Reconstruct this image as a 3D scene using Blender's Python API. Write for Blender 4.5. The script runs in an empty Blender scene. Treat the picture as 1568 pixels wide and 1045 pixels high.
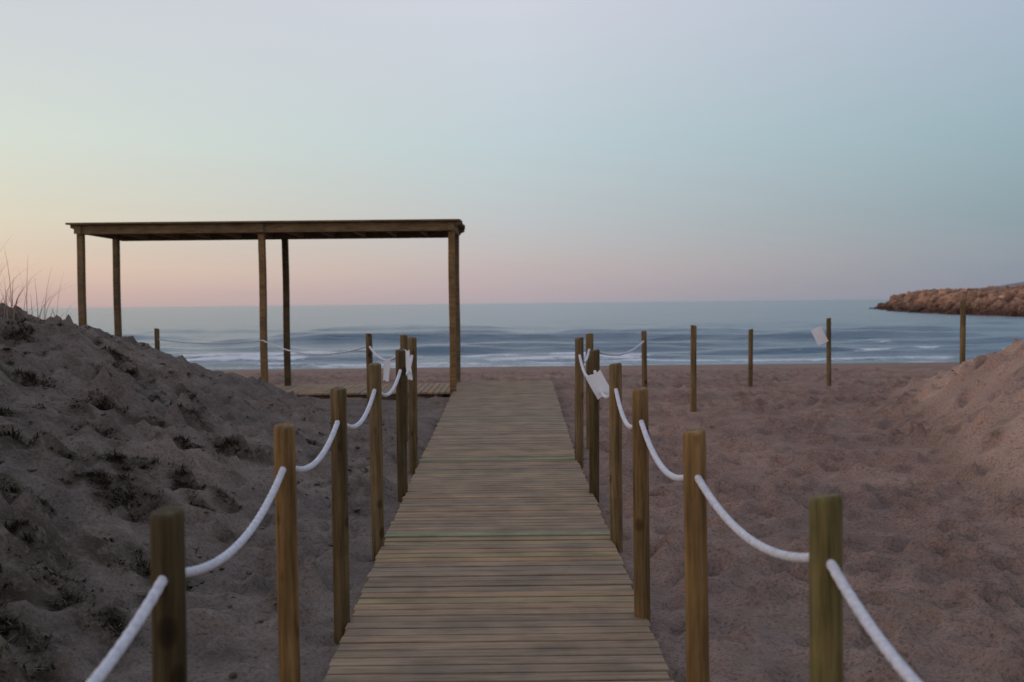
import bpy, math, random
import numpy as np
from mathutils import Matrix, Vector
random.seed(4); rng=np.random.default_rng(7)
D=bpy.data; S=bpy.context.scene
def lin(c): return tuple(((v/255)/12.92 if v/255<=.04045 else ((v/255+.055)/1.055)**2.4) for v in c)+(1,)

# ---------------- numpy noise
def _h(i,j,s):
    n=(i*374761393+j*668265263+s*1274126177)&0xffffffff
    n=((n^(n>>13))*1274126177)&0xffffffff
    return ((n^(n>>16))&0xffff)/65535.0
def vn(x,y,s=0):
    x=np.asarray(x,float);y=np.asarray(y,float)
    i=np.floor(x).astype(np.int64);j=np.floor(y).astype(np.int64)
    fx=x-i;fy=y-j;fx=fx*fx*(3-2*fx);fy=fy*fy*(3-2*fy)
    return (_h(i,j,s)*(1-fx)+_h(i+1,j,s)*fx)*(1-fy)+(_h(i,j+1,s)*(1-fx)+_h(i+1,j+1,s)*fx)*fy
def fbm(x,y,o=4,s=0):
    a=.5;r=0;t=0
    x=np.asarray(x,float);y=np.asarray(y,float)
    for k in range(o):
        r=r+a*vn(x*2**k+k*17.3,y*2**k-k*9.1,s+k);t+=a;a*=.5
    return r/t
def ss(a,b,x):
    t=np.clip((np.asarray(x,float)-a)/(b-a),0,1);return t*t*(3-2*t)

# ---------------- mesh helpers
def link(o,parent=None):
    S.collection.objects.link(o)
    if parent: o.parent=parent
    return o
def mesh_obj(name,v,f,mat=None,parent=None,smooth=False):
    m=D.meshes.new(name);m.from_pydata([tuple(p) for p in v],[],f);m.update()
    if mat:m.materials.append(mat)
    if smooth:m.polygons.foreach_set('use_smooth',[True]*len(m.polygons))
    return link(D.objects.new(name,m),parent)
def empty(name):
    o=D.objects.new(name,None);return link(o)
def grid_obj(name,xs,ys,Z,mat):
    nx,ny=len(xs),len(ys);X,Y=np.meshgrid(xs,ys)
    co=np.stack([X,Y,Z],-1).reshape(-1,3)
    i=np.arange(nx-1);j=np.arange(ny-1);I,J=np.meshgrid(i,j);a=(J*nx+I).ravel()
    q=np.stack([a,a+1,a+nx+1,a+nx],-1)
    m=D.meshes.new(name);m.vertices.add(len(co));m.vertices.foreach_set('co',co.ravel())
    m.loops.add(q.size);m.loops.foreach_set('vertex_index',q.ravel().astype(np.int32))
    m.polygons.add(len(q));m.polygons.foreach_set('loop_start',np.arange(0,q.size,4,dtype=np.int32))
    m.update(calc_edges=True);m.validate()
    m.polygons.foreach_set('use_smooth',np.ones(len(q),bool));m.materials.append(mat)
    return link(D.objects.new(name,m))
def vattr(o,name,val):
    a=o.data.attributes.new(name,'FLOAT','POINT');a.data.foreach_set('value',np.asarray(val,np.float32).ravel())
class MB:
    """collects boxes / tubes into one mesh with a per-vertex tone value"""
    def __init__(s): s.v=[];s.f=[];s.t=[]
    def add(s,v,f,t=.5):
        n=len(s.v);s.v+= [tuple(p) for p in v];s.f+=[tuple(i+n for i in q) for q in f];s.t+=[t]*len(v)
    def box(s,c,d,t=.5,ch=.004,jit=0):
        x,y,z=c;a,b,h=d[0]/2,d[1]/2,d[2]/2
        v=[]
        for (k,zz) in ((0,-h),(0,h-ch),(ch,h)):
            for sx,sy in((-1,-1),(1,-1),(1,1),(-1,1)):
                v.append((x+sx*(a-k),y+sy*(b-k),z+zz+ (random.uniform(-jit,jit) if k else 0)))
        f=[(3,2,1,0),(8,9,10,11)]
        for r in(0,4):
            for k in range(4):f.append((r+k,r+(k+1)%4,r+4+(k+1)%4,r+4+k))
        s.add(v,f,t)
    def prism(s,prof,axis,a,b,t=.5):
        n=len(prof);v=[]
        for q in(a,b):
            for p in prof:
                v.append((q,p[0],p[1]) if axis=='x' else (p[0],q,p[1]))
        f=[tuple(range(n))[::-1],tuple(range(n,2*n))]
        for k in range(n):f.append((k,(k+1)%n,n+(k+1)%n,n+k))
        s.add(v,f,t)
    def obj(s,name,mat,parent=None,smooth=False):
        o=mesh_obj(name,s.v,s.f,mat,parent,smooth);vattr(o,'tone',s.t);return o
def recalc(o):
    import bmesh
    b=bmesh.new();b.from_mesh(o.data);bmesh.ops.recalc_face_normals(b,faces=b.faces);b.to_mesh(o.data);b.free()

# ---------------- node helpers
class NT:
    def __init__(s,name):
        s.m=D.materials.new(name);s.m.use_nodes=True;s.t=s.m.node_tree;s.n=s.t.nodes;s.b=s.n['Principled BSDF']
    def new(s,typ,**k):
        n=s.n.new(typ)
        for a,b in k.items(): setattr(n,a,b)
        return n
    def l(s,a,b): s.t.links.new(a,b)
    def pos(s,scale=(1,1,1)):
        g=s.new('ShaderNodeNewGeometry');m=s.new('ShaderNodeMapping');m.inputs['Scale'].default_value=scale
        s.l(g.outputs['Position'],m.inputs['Vector']);return m.outputs[0]
    def noise(s,scale,vec,detail=4,rough=.55):
        n=s.new('ShaderNodeTexNoise');n.inputs['Scale'].default_value=scale;n.inputs['Detail'].default_value=detail
        n.inputs['Roughness'].default_value=rough;s.l(vec,n.inputs['Vector']);return n.outputs['Fac']
    def ramp(s,fac,stops):
        r=s.new('ShaderNodeValToRGB');e=r.color_ramp.elements
        while len(e)<len(stops):e.new(.5)
        for k,(p,c) in enumerate(stops):e[k].position=p;e[k].color=c
        s.l(fac,r.inputs[0]);return r.outputs[0]
    def mix(s,fac,a,b,bt='MIX'):
        n=s.new('ShaderNodeMix',data_type='RGBA',blend_type=bt)
        for sock,v in((n.inputs[0],fac),(n.inputs[6],a),(n.inputs[7],b)):
            if hasattr(v,'is_linked') :s.l(v,sock)
            else:sock.default_value=v
        return n.outputs[2]
    def math(s,op,a,b=0.,c=0.):
        n=s.new('ShaderNodeMath',operation=op)
        for k,v in enumerate((a,b,c)):
            if hasattr(v,'is_linked'):s.l(v,n.inputs[k])
            else:n.inputs[k].default_value=v
        return n.outputs[0]
    def attr(s,name):
        return s.new('ShaderNodeAttribute',attribute_name=name).outputs['Fac']
    def bump(s,h,st,dist,prev=None):
        n=s.new('ShaderNodeBump');n.inputs['Strength'].default_value=st;n.inputs['Distance'].default_value=dist
        s.l(h,n.inputs['Height'])
        if prev:s.l(prev,n.inputs['Normal'])
        return n.outputs[0]
    def fin(s,col=None,rough=.8,normal=None,spec=.3):
        if col is not None:
            if hasattr(col,'is_linked'):s.l(col,s.b.inputs['Base Color'])
            else:s.b.inputs['Base Color'].default_value=col
        if hasattr(rough,'is_linked'):s.l(rough,s.b.inputs['Roughness'])
        else:s.b.inputs['Roughness'].default_value=rough
        if normal:s.l(normal,s.b.inputs['Normal'])
        s.b.inputs['Specular IOR Level'].default_value=spec
        return s.m
def C(*a): return tuple(a)+(1,)

# ---------------- materials
def wood_mat(name,dark,mid,light,stretch,rough=.75,knots=False):
    t=NT(name);p=t.pos(stretch)
    n1=t.noise(1.0,p,6,.65);n2=t.noise(3.5,t.pos((1,1,1)),5)
    col=t.ramp(n1,[(.3,dark),(.5,mid),(.72,light)])
    tn=t.attr('tone')
    mul=t.ramp(tn,[(0,C(.42,.45,.42)),(.25,C(.80,.78,.74)),(.5,C(1,1,1)),(.75,C(1.28,1.08,.86)),(1,C(.88,1.22,1.0))])
    col=t.mix(1.,col,mul,'MULTIPLY')
    mott=t.ramp(n2,[(.35,C(.74,.76,.75)),(.6,C(1.06,1.04,1.0))])
    col=t.mix(1.,col,mott,'MULTIPLY')
    if knots:
        v=t.new('ShaderNodeTexVoronoi');v.inputs['Scale'].default_value=1;t.l(t.pos((7,7,4)),v.inputs['Vector'])
        kc=t.ramp(v.outputs['Distance'],[(.0,C(.35,.3,.25)),(.13,C(.5,.45,.4)),(.2,C(1,1,1))])
        col=t.mix(1.,col,kc,'MULTIPLY')
    return t.fin(col,rough,t.bump(n1,.5,.008),.2)
M_plank=wood_mat('plank_wood',C(.20,.147,.103),C(.30,.225,.158),C(.38,.295,.215),(3,40,40))
M_deck=wood_mat('deck_wood',C(.21,.155,.11),C(.33,.25,.18),C(.42,.33,.24),(60,3,60))
M_post=wood_mat('post_wood',C(.07,.05,.022),C(.165,.12,.056),C(.265,.2,.108),(38,38,2.2),.7,True)
M_perg=wood_mat('pergola_wood',C(.10,.075,.042),C(.17,.13,.075),C(.23,.18,.11),(6,30,30))

t=NT('rope_fibre');n=t.noise(60,t.pos(),3)
M_rope=t.fin(t.ramp(n,[(.3,C(.5,.52,.58)),(.7,C(.72,.74,.80))]),.85,t.bump(n,.4,.003))
t=NT('paper');n=t.noise(10,t.pos(),3)
M_paper=t.fin(t.ramp(n,[(.3,C(.80,.81,.85)),(.7,C(.88,.88,.9))]),.7,t.bump(n,.4,.008))
tr=t.new('ShaderNodeBsdfTranslucent');tr.inputs[0].default_value=(.9,.9,.93,1)
mx=t.new('ShaderNodeMixShader');mx.inputs[0].default_value=.5
t.l(t.b.outputs[0],mx.inputs[1]);t.l(tr.outputs[0],mx.inputs[2]);t.l(mx.outputs[0],t.n['Material Output'].inputs[0])

t=NT('sand')
p=t.pos()
big=t.noise(.7,p,5);med=t.noise(6,p,5,.6);fine=t.noise(45,p,4,.75);grain=t.noise(300,p,2,.7)
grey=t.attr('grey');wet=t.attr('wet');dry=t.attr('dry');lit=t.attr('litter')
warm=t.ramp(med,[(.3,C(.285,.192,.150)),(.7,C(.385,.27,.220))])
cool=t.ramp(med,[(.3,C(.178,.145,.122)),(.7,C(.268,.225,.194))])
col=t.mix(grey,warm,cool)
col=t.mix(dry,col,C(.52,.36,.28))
col=t.mix(1.,col,t.ramp(big,[(.35,C(.80,.80,.82)),(.65,C(1.14,1.10,1.06))]),'MULTIPLY')
col=t.mix(1.,col,t.ramp(fine,[(.3,C(.45,.45,.45)),(.5,C(1,1,1)),(.8,C(1.2,1.2,1.2))]),'MULTIPLY')
col=t.mix(1.,col,t.ramp(grain,[(.3,C(.78,.78,.78)),(.7,C(1.18,1.18,1.18))]),'MULTIPLY')
lm=t.math('MULTIPLY',lit,t.ramp(t.noise(11,p,5,.75),[(.36,C(.1,.1,.1)),(.52,C(1,1,1))]))
col=t.mix(lm,col,C(.06,.048,.034))
col=t.mix(wet,col,C(.20,.142,.122))
rough=t.math('MULTIPLY_ADD',wet,-.5,.95)
b1=t.bump(med,.7,.10);b2=t.bump(fine,.7,.025,b1)
M_sand=t.fin(col,rough,b2,.15)

t=NT('sea_water')
p1=t.pos((.35,1.0,1));p2=t.pos((.10,.45,1))
w1=t.noise(2.2,p1,5,.6);w2=t.noise(.5,p2,4,.55)
foam=t.attr('foam')
fn=t.noise(1.6,t.pos((.45,1.6,1)),6,.75)
ff=t.math('ADD',foam,t.math('MULTIPLY_ADD',fn,2.4,-1.42))
ff=t.math('MULTIPLY',t.math('GREATER_THAN',foam,.03),ff)
ffr=t.ramp(ff,[(.36,C(0,0,0)),(.60,C(.95,.95,.95))])
wcol=t.ramp(t.noise(.22,t.pos((.12,.8,1)),4,.6),[(.35,C(.055,.112,.165)),(.65,C(.105,.182,.245))])
col=t.mix(ffr,wcol,C(.76,.78,.83))
rough=t.math('MULTIPLY_ADD',ffr,.4,.2)
b=t.bump(w2,.9,.5);b=t.bump(w1,.8,.13,b)
M_sea=t.fin(col,rough,b,.36);t.b.inputs['IOR'].default_value=1.33

t=NT('rock');p=t.pos()
n2=t.noise(1.3,p,5,.7);n3=t.noise(.12,p,3)
hz=t.new('ShaderNodeSeparateXYZ');t.l(p,hz.inputs[0])
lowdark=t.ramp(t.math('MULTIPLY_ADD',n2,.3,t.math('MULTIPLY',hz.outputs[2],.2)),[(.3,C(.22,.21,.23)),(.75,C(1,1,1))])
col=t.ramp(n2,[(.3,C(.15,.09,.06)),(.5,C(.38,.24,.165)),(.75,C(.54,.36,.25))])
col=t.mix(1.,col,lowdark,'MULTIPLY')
col=t.mix(1.,col,t.ramp(n3,[(.35,C(.75,.75,.78)),(.65,C(1.2,1.12,1.05))]),'MULTIPLY')
tn=t.attr('tone');col=t.mix(1.,col,t.ramp(tn,[(0,C(.6,.6,.62)),(.6,C(1.05,1.03,1)),(1,C(1.25,1.2,1.15))]),'MULTIPLY')
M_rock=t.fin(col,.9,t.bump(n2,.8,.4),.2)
t=NT('hill_scrub');n1=t.noise(.02,t.pos(),5)
M_hill=t.fin(t.ramp(n1,[(.3,C(.20,.20,.235)),(.7,C(.26,.26,.295))]),.95)
def plant(name,a,b):
    t=NT(name);tn=t.attr('tone')
    col=t.ramp(tn,[(0,a),(1,b)]);return t.fin(col,.85)
M_scrub=plant('scrub',C(.04,.033,.022),C(.13,.108,.072))
M_grass=plant('dry_grass',C(.20,.14,.10),C(.36,.27,.20))

# ---------------- terrain (sea level z=0)
gy=[-60,2,4.5,6.9,10,14,19,24,34,47.8,60,90,200]
gz=[1.1,1.19,1.235,1.305,1.355,1.385,1.36,1.2,.66,0,-.6,-2.5,-5]
def walk_z(y): return np.interp(y,[-5,4.47,6.9,9.96,18.9],[1.12,1.28,1.36,1.412,1.50])
def walk_l(y): return np.interp(y,[-5,4.47,9.96,18.8],[-.80,-.827,-.89,-.985])
def walk_r(y): return np.interp(y,[-5,4.47,9.96,18.8],[.70,.673,.61,.715])
def duneL(X,Y):
    u=-X-1.78+.35*(fbm(X*.5,Y*.45,3,3)-.5)
    u=np.where(u>.4,u,np.where(u>-.4,(u+.4)**2/1.6,0))
    h=2.45*np.tanh(.42*u/2.45)
    return h*(1-ss(12.0,16.6,Y+.5*(vn(X*.7,Y*0,5)-.5)))
def duneR(X,Y):
    u=X-1.60-.247*np.clip(Y,2,30)+.5*(fbm(X*.6,Y*.6,3,11)-.5)
    u=np.where(u>.2,u,np.where(u>-.2,(u+.2)**2/.8,0))
    h=2.0*np.tanh(.66*u/2.0)
    return h*(1-ss(12.6,18.5,Y))
def base(X,Y):
    return np.interp(Y,gy,gz)+duneL(X,Y)+duneR(X,Y)
def axis(lo,hi,st,far,g=1.22):
    a=list(np.arange(lo,hi,st));s=st;x=a[-1]
    while x<far:
        s*=g;x+=s;a.append(x)
    s=st;x=lo;b=[]
    while x>-far:
        s*=g;x-=s;b.append(x)
    return np.array(b[::-1]+a)
xs=axis(-8.5,8.5,.045,30000);ys=axis(1.2,19.5,.045,30000)
ys=np.unique(np.concatenate([ys,np.arange(19.6,60,.2)]))
X,Y=np.meshgrid(xs,ys)
Z=base(X,Y)
near=(1-ss(30,46,np.abs(Y)))*(1-ss(14,40,np.abs(X)))
dl=duneL(X,Y);dr=duneR(X,Y)
Z+=near*(.12*(fbm(X*.55,Y*.55,3,21)-.5)+.10*(fbm(X*2.2,Y*2.2,4,31)-.5))
Z+=near*ss(.05,.5,dl)*(.20*(fbm(X*1.4,Y*1.4,4,41)-.5)+.13*(fbm(X*4.0,Y*4.0,3,44)-.5))
Z+=near*ss(.1,.6,dr)*(.26*(fbm(X*1.1,Y*1.1,4,51)-.5)+.09*(fbm(X*5,Y*5,2,54)-.5))
def stamp(A,cx,cy,rx,ry,d,rim=.35,rot=0.,mx=False):
    R=max(rx,ry)*2.2
    i0,i1=np.searchsorted(xs,[cx-R,cx+R]);j0,j1=np.searchsorted(ys,[cy-R,cy+R])
    if i1<=i0 or j1<=j0:return
    XX=X[j0:j1,i0:i1]-cx;YY=Y[j0:j1,i0:i1]-cy;c,s=math.cos(rot),math.sin(rot)
    r=((XX*c+YY*s)/rx)**2+((-XX*s+YY*c)/ry)**2
    if mx: A[j0:j1,i0:i1]=np.maximum(A[j0:j1,i0:i1],d*np.exp(-r));return
    A[j0:j1,i0:i1]+=-d*np.exp(-r*1.3)+d*rim*np.exp(-(np.sqrt(r)-1.45)**2*5)
for k in range(5200):
    y=1.5+rng.random()**.8*30;x=rng.uniform(-1,1)*(1.5+.55*y)
    a=rng.uniform(.06,.11)
    stamp(Z,x,y,a,a*rng.uniform(1.2,2.0),rng.uniform(.025,.09),.55,rng.uniform(-.9,.9))
for k in range(2600):
    y=rng.uniform(1.6,13);x=-1.15-rng.random()*6.5
    a=rng.uniform(.03,.09);stamp(Z,x,y,a,a*rng.uniform(.7,1.3),-rng.uniform(.015,.06),0)
for k in range(320):
    y=rng.uniform(8,16);x=rng.uniform(4.2,8)
    a=rng.uniform(.05,.13);stamp(Z,x,y,a,a*.8,-rng.uniform(.03,.09),0)
under=ss(-1.15,-.95,X)*(1-ss(.78,.98,X))*(1-ss(18.9,19.6,Y))
Z=np.where(under>0,Z*(1-under)+np.minimum(Z,walk_z(Y)-.075)*under,Z)
ud=ss(-7.6,-7.3,X)*(1-ss(-1.0,-.9,X))*ss(16.5,16.9,Y)*(1-ss(18.9,19.3,Y))
Z=Z*(1-ud)+np.minimum(Z,1.40)*ud
ground=grid_obj('sand_ground',xs,ys,Z,M_sand)
g=np.clip((1-ss(-1.6,.2,X+ .5*(fbm(X*.8,Y*.8,3,61)-.5)))*(1-ss(15,20,Y))+.75*(1-ss(1,10,Y+2*(fbm(X*.7,Y*.7,3,62)-.5))),0,1)  # left dune's shade partly put into sand colour; near sand also greyer
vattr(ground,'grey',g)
vattr(ground,'wet',ss(41.5,46.5,Y+2.0*(fbm(X*.15,Y*.3,3,71)-.5))*.8)
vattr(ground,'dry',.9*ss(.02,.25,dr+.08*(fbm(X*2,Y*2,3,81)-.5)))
def gz_at(x,y):
    i=np.searchsorted(xs,x);j=np.searchsorted(ys,y);return float(Z[j,i])
cl=[(-2.05,3.9,.22),(-2.3,4.6,.2),(-2.7,4.9,.26),(-2.35,5.3,.14),(-3.0,6.0,.25),(-2.45,6.6,.16),(-3.4,7.0,.25),(-3.9,7.6,.22),(-3.2,8.0,.18),(-3.55,9.0,.2),(-3.0,9.6,.16),(-4.3,9.2,.25),(-4.9,10.4,.2),(-3.9,10.6,.18),(-2.7,8.6,.13),(-1.9,4.9,.1),(-4.3,11.3,.15),(-5.3,11.4,.2),(-1.75,3.3,.2),(-2.5,3.6,.2),(-3.3,5.4,.3),(-3.7,6.2,.3),(-1.5,2.9,.12),(-2.0,4.25,.16),(-1.65,2.6,.16),(-1.9,2.9,.2)]
for k in range(60):
    y=random.uniform(3,12);x=-1.9-(random.random()**.7)*(.49*y-1.2 if y>3.5 else .8)
    cl.append((x,y,random.choice([.08,.1,.12,.16,.2])))
LT=np.zeros_like(Z)
for x,y_,R in cl:
    for q in range(4):
        stamp(LT,x+random.gauss(0,R*.6),y_+random.gauss(0,R*.4),R*random.uniform(.5,1.2),R*random.uniform(.4,.9),1.1,0,rng.uniform(-.8,.8),True)
for k in range(620):
    y=rng.uniform(2.2,13);x=-1.15-rng.random()**.9*5.5;a=rng.uniform(.025,.09);stamp(LT,x,y,a*1.4,a,rng.uniform(.5,1),0,rng.uniform(-1,1),True)
for k in range(90):
    y=rng.uniform(8.5,16);x=rng.uniform(4.2,8);a=rng.uniform(.04,.12);stamp(LT,x,y,a*1.4,a,rng.uniform(.4,.8),0,0,True)
vattr(ground,'litter',np.clip(LT,0,1)*.9)

# ---------------- sea
sx=axis(-75,75,.4,40000,1.25)
sy=[44.0]
while sy[-1]<130: sy.append(sy[-1]+.2+max(0,(sy[-1]-60))*.006)
s=.7
while sy[-1]<45000: s*=1.12;sy.append(sy[-1]+s)
sy=np.array(sy)
X2,Y2=np.meshgrid(sx,sy);Z2=np.zeros_like(X2);F=np.zeros_like(X2)
def swell(yc,amp,wf,wb,seed,fo,wav=2.5,thr=.45,xl=16):
    global Z2,F
    c=yc+wav*2*(fbm(X2/xl,X2*0+seed,3,seed)-.5)+.6*(fbm(X2/2.5,Y2/6,2,seed+5)-.5)
    a=amp*ss(.25,.7,fbm(X2/10+seed*3.1,X2*0+1.7,3,seed+2))*1.3
    d=Y2-c
    Z2+=a*np.where(d<0,np.exp(-(d/wf)**2),np.exp(-(d/wb)**2))
    if fo>0:
        m=ss(thr,thr+.14,fbm(X2/4.5+seed,X2*0+.3*seed,4,seed+9))
        F=np.maximum(F,fo*m*np.where(d<0,np.exp(-(d/(wf*1.5))**2),np.exp(-(d/(wb*.25))**2)))
swell(50.0,.12,.7,2.0,101,.85,1.2,.36,7)
swell(52.6,.22,.8,2.0,102,1.0,2.0,.42,9)
swell(55.5,.30,.9,2.2,112,1.0,2.4,.46,9)
swell(59.5,.40,1.0,3.0,103,1.05,3.0,.50)
swell(67,.32,1.3,3.5,104,.6,3,.64)
swell(78,.50,1.7,5,105,0,4,.66,22)
swell(94,.42,2.4,7,106,.0,4)
swell(116,.35,3.5,8,107,0,5)
fade=1-ss(120,400,Y2)
Z2+=fade*(.12*(fbm(X2/3.5,Y2/1.4,3,120)-.5)+.24*(fbm(X2/12,Y2/4,3,130)-.5))*ss(46,52,Y2)
wash=(1-ss(48.8,50.2,Y2+1.5*(fbm(X2/7,Y2*0,3,140)-.5)))
F=np.maximum(F,.72*wash*ss(.36,.56,fbm(X2/5,Y2/1.0,3,143)))
Z2*=(1-ss(250,500,Y2))
sea=grid_obj('sea',sx,sy,Z2,M_sea);vattr(sea,'foam',F)

# ---------------- boardwalk
mb=MB();y=1.0;k=0
seams=[3.85,6.9,9.96,13.0,16.0]
while y<18.75:
    w=.090;yc=y+w/2
    l=float(walk_l(yc))+random.uniform(-.009,.009);r=float(walk_r(yc))+random.uniform(-.009,.009)
    z=float(walk_z(yc));tone=float(np.clip(random.gauss(.5,.11),.2,.72))
    if any(abs(yc-s)<.075 for s in seams):tone=1.0;z+=.003
    elif random.random()<.05:tone=.88
    mb.box(((l+r)/2,yc,z-.014+random.uniform(-.002,.002)),(r-l,w,.028),tone,.003,.0008)
    y+=w+.007+random.uniform(-.002,.003)
    if any(abs(y-s)<.05 for s in seams): y+=.012
walk=mb.obj('boardwalk',M_plank)
mb=MB()
for off in(.12,.5,.88):
    for a,b in zip([1.0]+seams,seams+[18.75]):
        v=[]
        for yy in(a+.02,b-.02):
            xx=float(walk_l(yy)*(1-off)+walk_r(yy)*off);zz=float(walk_z(yy))
            v+=[(xx-.04,yy,zz-.10),(xx+.04,yy,zz-.10),(xx+.04,yy,zz-.032),(xx-.04,yy,zz-.032)]
        mb.add(v,[(0,1,2,3),(7,6,5,4),(0,4,5,1),(1,5,6,2),(2,6,7,3),(3,7,4,0)],.3)
mb.obj('joists',M_plank,walk)
# ---------------- pergola
perg=empty('pergola')
def sqpost(mb,x,y,z0,z1,w,t):
    c=.012;h=w/2
    ring=[(-h+c,-h),(h-c,-h),(h,-h+c),(h,h-c),(h-c,h),(-h+c,h),(-h,h-c),(-h,-h+c)]
    v=[]
    for q in range(9):
        z=z0+(z1-z0)*q/8;bx=.004*math.sin(q*1.3+x*3);v+=[(x+a+bx,y+b,z) for a,b in ring]
    f=[tuple(range(8))[::-1],tuple(range(64,72))]
    for q in range(8):
        for k in range(8):f.append((q*8+k,q*8+(k+1)%8,q*8+8+(k+1)%8,q*8+8+k))
    mb.add(v,f,t)
mb=MB()
for x,yy,tn in((-6.98,17.0,.6),(-4.04,17.0,.7),(-.965,17.0,.75),(-7.05,18.7,.45),(-4.03,18.7,.08),(-.98,18.7,.5)):
    sqpost(mb,x,yy,1.0,4.20,.105,tn)
mb.obj('posts',M_perg,perg)
mb=MB()
def beam(y0,y1,xa,xb,z0,z1,t):
    e=.12;h=z1-z0
    prof=[(xa,z1),(xa,z1-h*.32),(xa+e*.45,z1-h*.45),(xa+e,z0),(xb-e,z0),(xb-e*.45,z1-h*.45),(xb,z1-h*.32),(xb,z1)]
    mb.prism(prof,'y',y0,y1,t)
for yc in(17.0,18.7):
    beam(yc-.105,yc-.056,-7.10,-.83,4.085,4.232,.6 if yc<18 else .3)
    beam(yc+.056,yc+.105,-7.10,-.83,4.085,4.232,.4)
mb.obj('beams',M_perg,perg)
mb=MB()
nx=12
for k in range(nx):
    x=-7.0+k*(6.06/(nx-1))
    mb.box((x,17.85,4.165),(.05,1.48,.125),random.uniform(.3,.7),.003)
for x in (-6.98,-4.04,-.965):
    mb.box((x+.0,16.882,4.16),(.11,.02,.14),.5,.003)
mb.obj('rafters',M_perg,perg)
mb=MB();yy=16.86
while yy<18.86:
    mb.box((-3.975+random.uniform(-.02,.02),yy,4.249+random.uniform(-.001,.004)),(6.32,.088,.028),random.uniform(.4,.7),.003,.004);yy+=.0975
mb.obj('roof_slats',M_perg,perg)
mb=MB();x=-7.75
while x<-1.05:
    mb.box((x,17.93+random.uniform(-.01,.01),1.452+random.uniform(-.003,.003)),(.088,1.95,.03),float(np.clip(random.gauss(.6,.15),.2,.85)),.004)
    x+=.1
for yy in (17.1,17.9,18.7): mb.box((-4.4,yy,1.395),(6.5,.07,.07),.3)
deckp=mb.obj('wooden_deck',M_deck)

# ---------------- rope fences
def round_post(name,x,y,top,par,tone,r=.041):
    n=20;z0=gz_at(x,y)-.25;v=[]
    lx=random.uniform(-.012,.012);ly=random.uniform(-.008,.008)
    lv=[z0]+[z0+(top-.012-z0)*q/10 for q in range(1,11)]+[top-.002,top]
    rr=[r]*11+[r-.004,r-.009]
    for z,ra in zip(lv,rr):
        s=(z-z0)
        for k in range(n):
            a=2*math.pi*k/n;q=ra*(1+.02*math.sin(3*a+x*7)+.012*math.sin(5*a+z*6))
            v.append((x+q*math.cos(a)+lx*(s-1.3),y+q*math.sin(a)+ly*s,z+(.005*math.cos(a+x*9) if s>1.3 else 0)))
    f=[tuple(range(n))[::-1]]
    L=len(lv)
    for i in range(L-1):
        for k in range(n):f.append((i*n+k,i*n+(k+1)%n,i*n+n+(k+1)%n,i*n+n+k))
    f.append(tuple(range((L-1)*n,L*n)))
    o=mesh_obj(name,v,f,M_post,par,True);vattr(o,'tone',[tone]*len(v))
    o.data.polygons[-1].use_smooth=False
    return o
def rope(name,a,b,sag,par,rad=.0130):
    a=Vector(a);b=Vector(b);L=(b-a).length;N=int(L/.0075)+2
    v=[];f=[];st=12
    for i in range(N+1):
        t=i/N;p=a.lerp(b,t);p.z-=sag*4*t*(1-t)
        tg=(b-a);tg=Vector((tg.x,tg.y,tg.z-sag*4*(1-2*t))).normalized()
        s=tg.cross(Vector((0,0,1))).normalized();u=s.cross(tg)
        tw=2*math.pi*t*L/.12
        for k in range(st):
            q=2*math.pi*k/st;rr=rad*(.92+.11*abs(math.cos(1.5*(q-tw))))
            v.append(p+(s*math.cos(q)+u*math.sin(q))*rr)
    for i in range(N):
        for k in range(st):
            j=i*st;f.append((j+k,j+(k+1)%st,j+st+(k+1)%st,j+st+k))
    return mesh_obj(name,v,f,M_rope,par,True)
CZ=2.9
left=[(-.86,1.2,-.53,.4),(-.853,2.54,-.5,.03),(-.882,4.02,-.46,.75),(-.874,5.23,-.417,.22),(-.879,6.68,-.377,.5),(-.898,8.4,-.366,.08),(-.92,9.62,-.306,.3),(-1.16,11.2,-.33,.35),(-1.78,13.0,-.358,.4)]
right=[(.80,1.25,-.53,.5),(.784,2.6,-.49,.92),(.649,3.71,-.46,.7),(.643,5.25,-.435,.66),(.667,6.75,-.397,.55),(.653,8.29,-.378,.1),(.635,9.87,-.331,.5),(.82,11.05,-.33,.45),(2.02,16,-.446,.45)]
def fence(pts,extra,ropes_extra):
    e=empty('rope_fence')
    for k,(x,y,t,tn) in enumerate(pts+extra): round_post('post_%d'%(k+1),x,y,CZ+t,e,tn)
    for k in range(len(pts)-1):
        a=pts[k];b=pts[k+1];L=math.hypot(a[0]-b[0],a[1]-b[1])
        rope('rope_%d'%(k+1),(a[0],a[1],CZ+a[2]-.152),(b[0],b[1],CZ+b[2]-.152),.055+.045*min(L,2)*random.uniform(.8,1.15),e)
    for k,(a,b,s) in enumerate(ropes_extra): rope('rope_far_%d'%(k+1),a,b,s,e,.011)
    return e
fence(left,[(-5.95,17.5,-.36,.4)],[((-1.78,13.0,2.39),(-4.04,16.94,2.34),.16),((-4.04,16.94,2.34),(-5.95,17.5,2.36),.06)])
fence(right,[(2.505,14.4,-.33,.6),(4.21,18.4,-.5,.5),(5.58,18.4,-.32,.5),(6.87,15.9,-.03,.55)],[])

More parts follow.
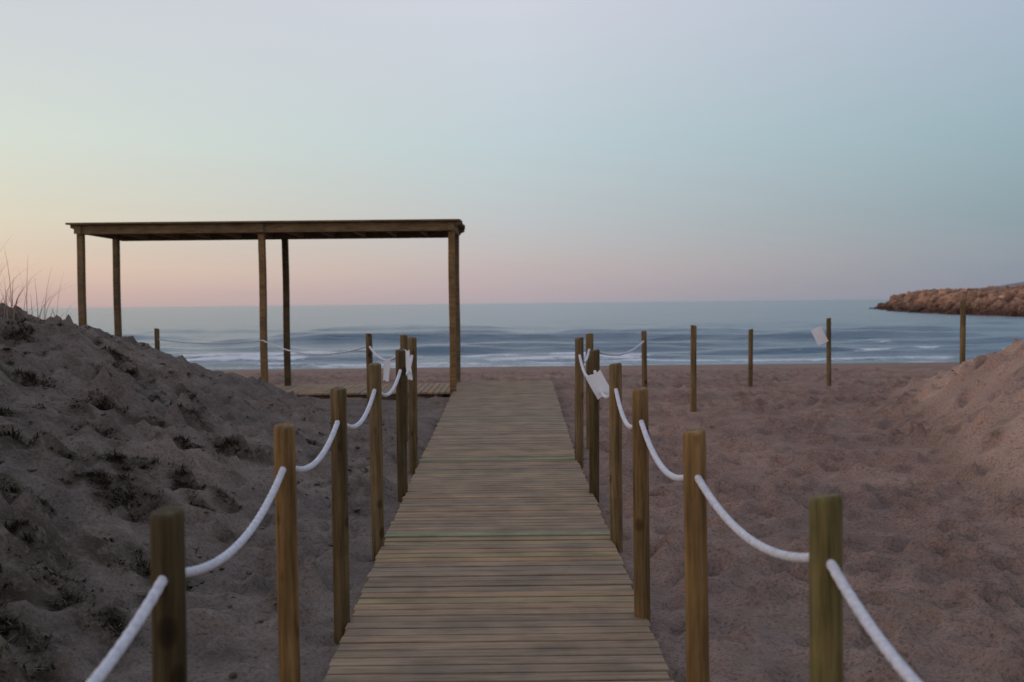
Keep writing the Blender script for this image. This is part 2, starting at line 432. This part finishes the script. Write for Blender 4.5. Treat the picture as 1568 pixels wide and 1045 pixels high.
# ---------------- paper notices hanging on ropes
def paper(x,y,z,w,h,rot,yaw,fold=.02):
    n=8;v=[];f=[]
    cr,sr=math.cos(rot),math.sin(rot);cy,sy_=math.cos(yaw),math.sin(yaw)
    for j in range(n+1):
        for i in range(n+1):
            a=(i/n-.5)*w;b=(j/n-.5)*h+.006*math.sin(i*.9);d=fold*math.sin(i*.5+.5)+fold*.6*math.cos(j*.6+.2*i)
            px,pz=a*cr-b*sr,a*sr+b*cr
            v.append((x+px*cy-d*sy_,y+px*sy_+d*cy,z+pz))
    for j in range(n):
        for i in range(n):q=j*(n+1)+i;f.append((q,q+1,q+n+2,q+n+1))
    return mesh_obj('paper_notice',v,f,M_paper,None,True)
paper(.640,7.70,2.290,.125,.185,.50,-.15,.012)
paper(-.905,9.10,2.37,.055,.26,.12,-.3,.008)
paper(-1.42,11.8,2.16,.08,.25,-.1,-.3,.008)
paper(5.40,18.33,2.27,.19,.30,.45,-.15,.012)

# ---------------- breakwater
pl=np.array([(113,330),(104,290),(92,250),(83,200),(79,160),(92,122),(125,85)],float)
seg=np.sqrt((np.diff(pl,axis=0)**2).sum(1));cum=np.concatenate([[0],np.cumsum(seg)])
def along(s):
    p=np.array([np.interp(s,cum,pl[:,0]),np.interp(s,cum,pl[:,1])])
    q=np.array([np.interp(s+3,cum,pl[:,0]),np.interp(s+3,cum,pl[:,1])]) if s+3<cum[-1] else p+ (pl[-1]-pl[-2])/seg[-1]
    t=(q-p)/np.linalg.norm(q-p);return p,np.array([-t[1],t[0]])
bw=empty('rock_breakwater')
def prof(v): return np.interp(v,[-2,0,7,9,15,24],[-2.5,-.2,4.1,4.7,4.7,-2])
def tap(s): return float(ss(-8,26,s))*(.95+.12*float(vn(s/18.,0.5,207)))
N=190;V=26;v=[];f=[]
for i in range(N):
    s=cum[-1]*i/(N-1);p,nn=along(s);taper=tap(s)
    for j in range(V):
        o=-2+26*j/(V-1)
        z=prof(o)*taper+ (1-min(1,taper))*-1.0
        z+=.7*(fbm(s/3.,o/3.,3,200)-.5)+.4*(vn(s/1.2,o/1.2,202)-.5)
        q=p+nn*o;v.append((q[0],q[1],z))
for i in range(N-1):
    for j in range(V-1):a=i*V+j;f.append((a,a+1,a+V+1,a+V))
core=mesh_obj('core',v,f,M_rock,bw);recalc(core);vattr(core,'tone',[.6]*len(v))
import bmesh
def ico(sub):
    bm=bmesh.new();bmesh.ops.create_icosphere(bm,subdivisions=sub,radius=1);iv=np.array([x.co[:] for x in bm.verts]);fi=[[q.index for q in fc.verts] for fc in bm.faces];bm.free();return iv,fi
iv,fi=ico(2)
v=[];f=[];tn=[]
for k in range(2100):
    s=cum[-1]*rng.random();p,nn=along(s);taper=tap(s)
    o=rng.uniform(-1,9) if rng.random()<.8 else rng.uniform(9,16)
    z=float(prof(o))*taper-(1-min(1,taper))-.15
    size=rng.uniform(.3,.9)+.9*rng.random()**4
    if o>6.5:size*=.5
    c=p+nn*o
    w=np.sign(iv)*np.abs(iv)**.6
    w=w*(1+.35*(rng.random((len(iv),1))-.5))*size*rng.uniform(.5,1.25,3)
    a,b_=rng.uniform(0,6.28,2)
    Rm=np.array(Matrix.Rotation(a,3,'Z')@Matrix.Rotation(b_,3,'X'))
    w=w@Rm.T+np.array([c[0],c[1],z])
    n0=len(v);v+=[tuple(q) for q in w];f+=[[n0+i for i in q] for q in fi];tn+=[rng.random()]*len(w)
o=mesh_obj('boulders',v,f,M_rock,bw);vattr(o,'tone',tn)
# distant headland
v=[];f=[];n=40
for j in range(12):
    for i in range(n):
        a=i/(n-1);x=780+a*1400;yy=1600+j*60
        h=84*math.sin(min(1,a*2.2)*math.pi/2)*math.sin(j/11*math.pi)+5*(float(fbm(a*9,j*.5,3,301))-.5)
        v.append((x,yy,h-3))
for j in range(11):
    for i in range(n-1):q=j*n+i;f.append((q,q+1,q+n+1,q+n))
mesh_obj('distant_hill',v,f,M_hill,None,True)

# ---------------- vegetation on the dune
mb=MB()
def blade(mb,x,y,z,L,lean,az,w,t,seg=3):
    v=[];dx,dy=math.cos(az),math.sin(az);px,py=-dy,dx
    for i in range(seg+1):
        q=i/seg;o=lean*L*q*q;hz=L*q*(1-.35*lean*q);ww=w*(1-.85*q)
        v+=[(x+dx*o-px*ww,y+dy*o-py*ww,z+hz),(x+dx*o+px*ww,y+dy*o+py*ww,z+hz)]
    mb.add(v,[(2*i,2*i+1,2*i+3,2*i+2) for i in range(seg)],t)
def clump(x,y,R,n,H):
    for k in range(n):
        a=random.uniform(0,6.28);r=R*math.sqrt(random.random())*(.7+.5*math.sin(3*a+x*5))
        bx,by=x+r*math.cos(a)*1.4,y+r*math.sin(a)
        blade(mb,bx,by,gz_at(bx,by)-.01,H*random.uniform(.3,1)*(1.15-min(1,r/R)*.8),random.uniform(.4,1.6),random.uniform(0,6.28),random.uniform(.004,.011),random.random()**1.4,2)
for x,y_,R in cl: clump(x,y_,R,int(1700*R),.05+.3*R)
for k in range(420):
    y_=random.uniform(2.6,12.3);x=-1.3-random.random()**.8*5;clump(x,y_,random.uniform(.03,.1),30,.045)
mb.obj('dune_scrub',M_scrub)
mb=MB()
for (x,y_,n,H) in((-5.75,11.6,26,.70),(-5.35,11.4,30,.66),(-6.1,11.9,30,.85),(-5.05,11.6,8,.34),(-5.5,11.2,16,.7)):
    for k in range(n):
        bx=x+random.gauss(0,.18);by=y_+random.gauss(0,.12)
        blade(mb,bx,by,gz_at(bx,by)-.02,H*random.uniform(.5,1.2),random.uniform(.1,1.0),random.uniform(-.8,3.4),.0045,random.random(),5)
mb.obj('dune_grass',M_grass)
# pebbles
v=[];f=[];iv,fi=ico(1);NP=2400
for k in range(NP):
    y_=rng.uniform(2,14)
    if rng.random()<.93: x=-1.15-rng.random()*6;sz=.006+.02*rng.random()**3
    else: x=.9+rng.random()*.55*y_;sz=.004+.009*rng.random()**2
    w=iv*(1+.6*(rng.random((len(iv),1))-.5))*sz*np.array([rng.uniform(.8,1.7),rng.uniform(.7,1.2),.5])+np.array([x,y_,gz_at(x,y_)])
    n0=len(v);v+=[tuple(q) for q in w];f+=[[n0+i for i in q] for q in fi]
o=mesh_obj('pebbles',v,f,M_scrub);vattr(o,'tone',np.repeat(rng.random(NP),len(iv)))

# ---------------- world
W=D.worlds.new('World');S.world=W;W.use_nodes=True;nt=W.node_tree;N_=nt.nodes;bg=N_['Background']
tc=N_.new('ShaderNodeTexCoord');sp=N_.new('ShaderNodeSeparateXYZ');nt.links.new(tc.outputs['Generated'],sp.inputs[0])
def M(op,a,b=0.,c=0.,clamp=False):
    n=N_.new('ShaderNodeMath');n.operation=op;n.use_clamp=clamp
    for k,q in enumerate((a,b,c)):
        if hasattr(q,'is_linked'):nt.links.new(q,n.inputs[k])
        else:n.inputs[k].default_value=q
    return n.outputs[0]
x_,y__,z_=sp.outputs
hl=M('SQRT',M('MAXIMUM',M('SUBTRACT',1.,M('MULTIPLY',z_,z_)),.0001))
az=M('DIVIDE',x_,hl);fy=M('DIVIDE',y__,hl)
el=M('SQRT',M('MAXIMUM',z_,0.))
def R(stops):
    r=N_.new('ShaderNodeValToRGB');e=r.color_ramp.elements
    while len(e)<len(stops):e.new(.5)
    for k,(p,c) in enumerate(stops):e[k].position=math.sqrt(p);e[k].color=lin(c)
    nt.links.new(el,r.inputs[0]);return r.outputs[0]
zen=(160,170,192)
rl=R([(0,(190,166,164)),(.012,(207,178,168)),(.035,(222,196,176)),(.08,(221,213,193)),(.15,(214,221,211)),(.28,(204,208,216)),(1,zen)])
rc=R([(0,(170,163,172)),(.012,(182,168,173)),(.035,(191,179,180)),(.08,(188,193,197)),(.15,(189,205,211)),(.28,(208,211,222)),(1,zen)])
rr_=R([(0,(126,140,156)),(.012,(130,142,157)),(.035,(136,149,162)),(.08,(138,158,169)),(.15,(151,175,186)),(.28,(176,187,205)),(1,zen)])
rb=R([(0,(196,170,166)),(.08,(202,178,177)),(.28,(182,174,184)),(1,zen)])
def MX(f,a,b,bt='MIX'):
    n=N_.new('ShaderNodeMix');n.data_type='RGBA';n.blend_type=bt
    for s_,q in((n.inputs[0],f),(n.inputs[6],a),(n.inputs[7],b)):
        if hasattr(q,'is_linked'):nt.links.new(q,s_)
        else:s_.default_value=q
    return n.outputs[2]
f1=M('MULTIPLY_ADD',az,1/.44,1.,True);f2=M('MULTIPLY',az,1/.44,0.,True)
c=MX(f2,MX(f1,rl,rc),rr_)
c=MX(M('MULTIPLY_ADD',fy,-.8,.4,True),c,rb)
mp=N_.new('ShaderNodeMapping');mp.inputs['Scale'].default_value=(2.2,2.2,26);nt.links.new(tc.outputs['Generated'],mp.inputs[0])
ns=N_.new('ShaderNodeTexNoise');ns.inputs['Scale'].default_value=1.6;ns.inputs['Detail'].default_value=4;nt.links.new(mp.outputs[0],ns.inputs['Vector'])
cf=M('MULTIPLY',M('MULTIPLY_ADD',ns.outputs['Fac'],1.6,-.75,True),M('MULTIPLY_ADD',z_,-7.,1.,True))
c=MX(M('MULTIPLY',cf,.35),c,lin((172,160,170)))
sky=N_.new('ShaderNodeTexSky');sky.sky_type='NISHITA';sky.sun_disc=False
SUN_AZ=math.radians(-108);SUN_EL=math.radians(12)
sky.sun_elevation=math.radians(3);sky.sun_rotation=SUN_AZ
sc=MX(1.,sky.outputs[0],(.012,.012,.012,1),'MULTIPLY')
c=MX(1.,c,sc,'ADD')
nt.links.new(c,bg.inputs[0]);bg.inputs[1].default_value=.98
sl=D.lights.new('sun','SUN');sl.energy=.75;sl.angle=math.radians(30);sl.color=(1,.70,.54)
so=link(D.objects.new('sun',sl))
d=Vector((math.sin(SUN_AZ)*math.cos(SUN_EL),math.cos(SUN_AZ)*math.cos(SUN_EL),math.sin(SUN_EL)))
so.rotation_euler=d.to_track_quat('Z','Y').to_euler()

# ---------------- camera
cd=D.cameras.new('camera');cd.lens=36.73;cd.sensor_width=36;cd.clip_end=100000;cd.clip_start=.05
cam=link(D.objects.new('camera',cd))
cam.matrix_world=Matrix.Translation((0,0,CZ))@Matrix.Rotation(math.radians(90-2.07),4,'X')@Matrix.Rotation(math.radians(-.6),4,'Z')
cd.dof.use_dof=True;cd.dof.focus_distance=6.5;cd.dof.aperture_fstop=3.0
S.camera=cam
S.view_settings.view_transform='Standard';S.view_settings.look='None';S.view_settings.exposure=0
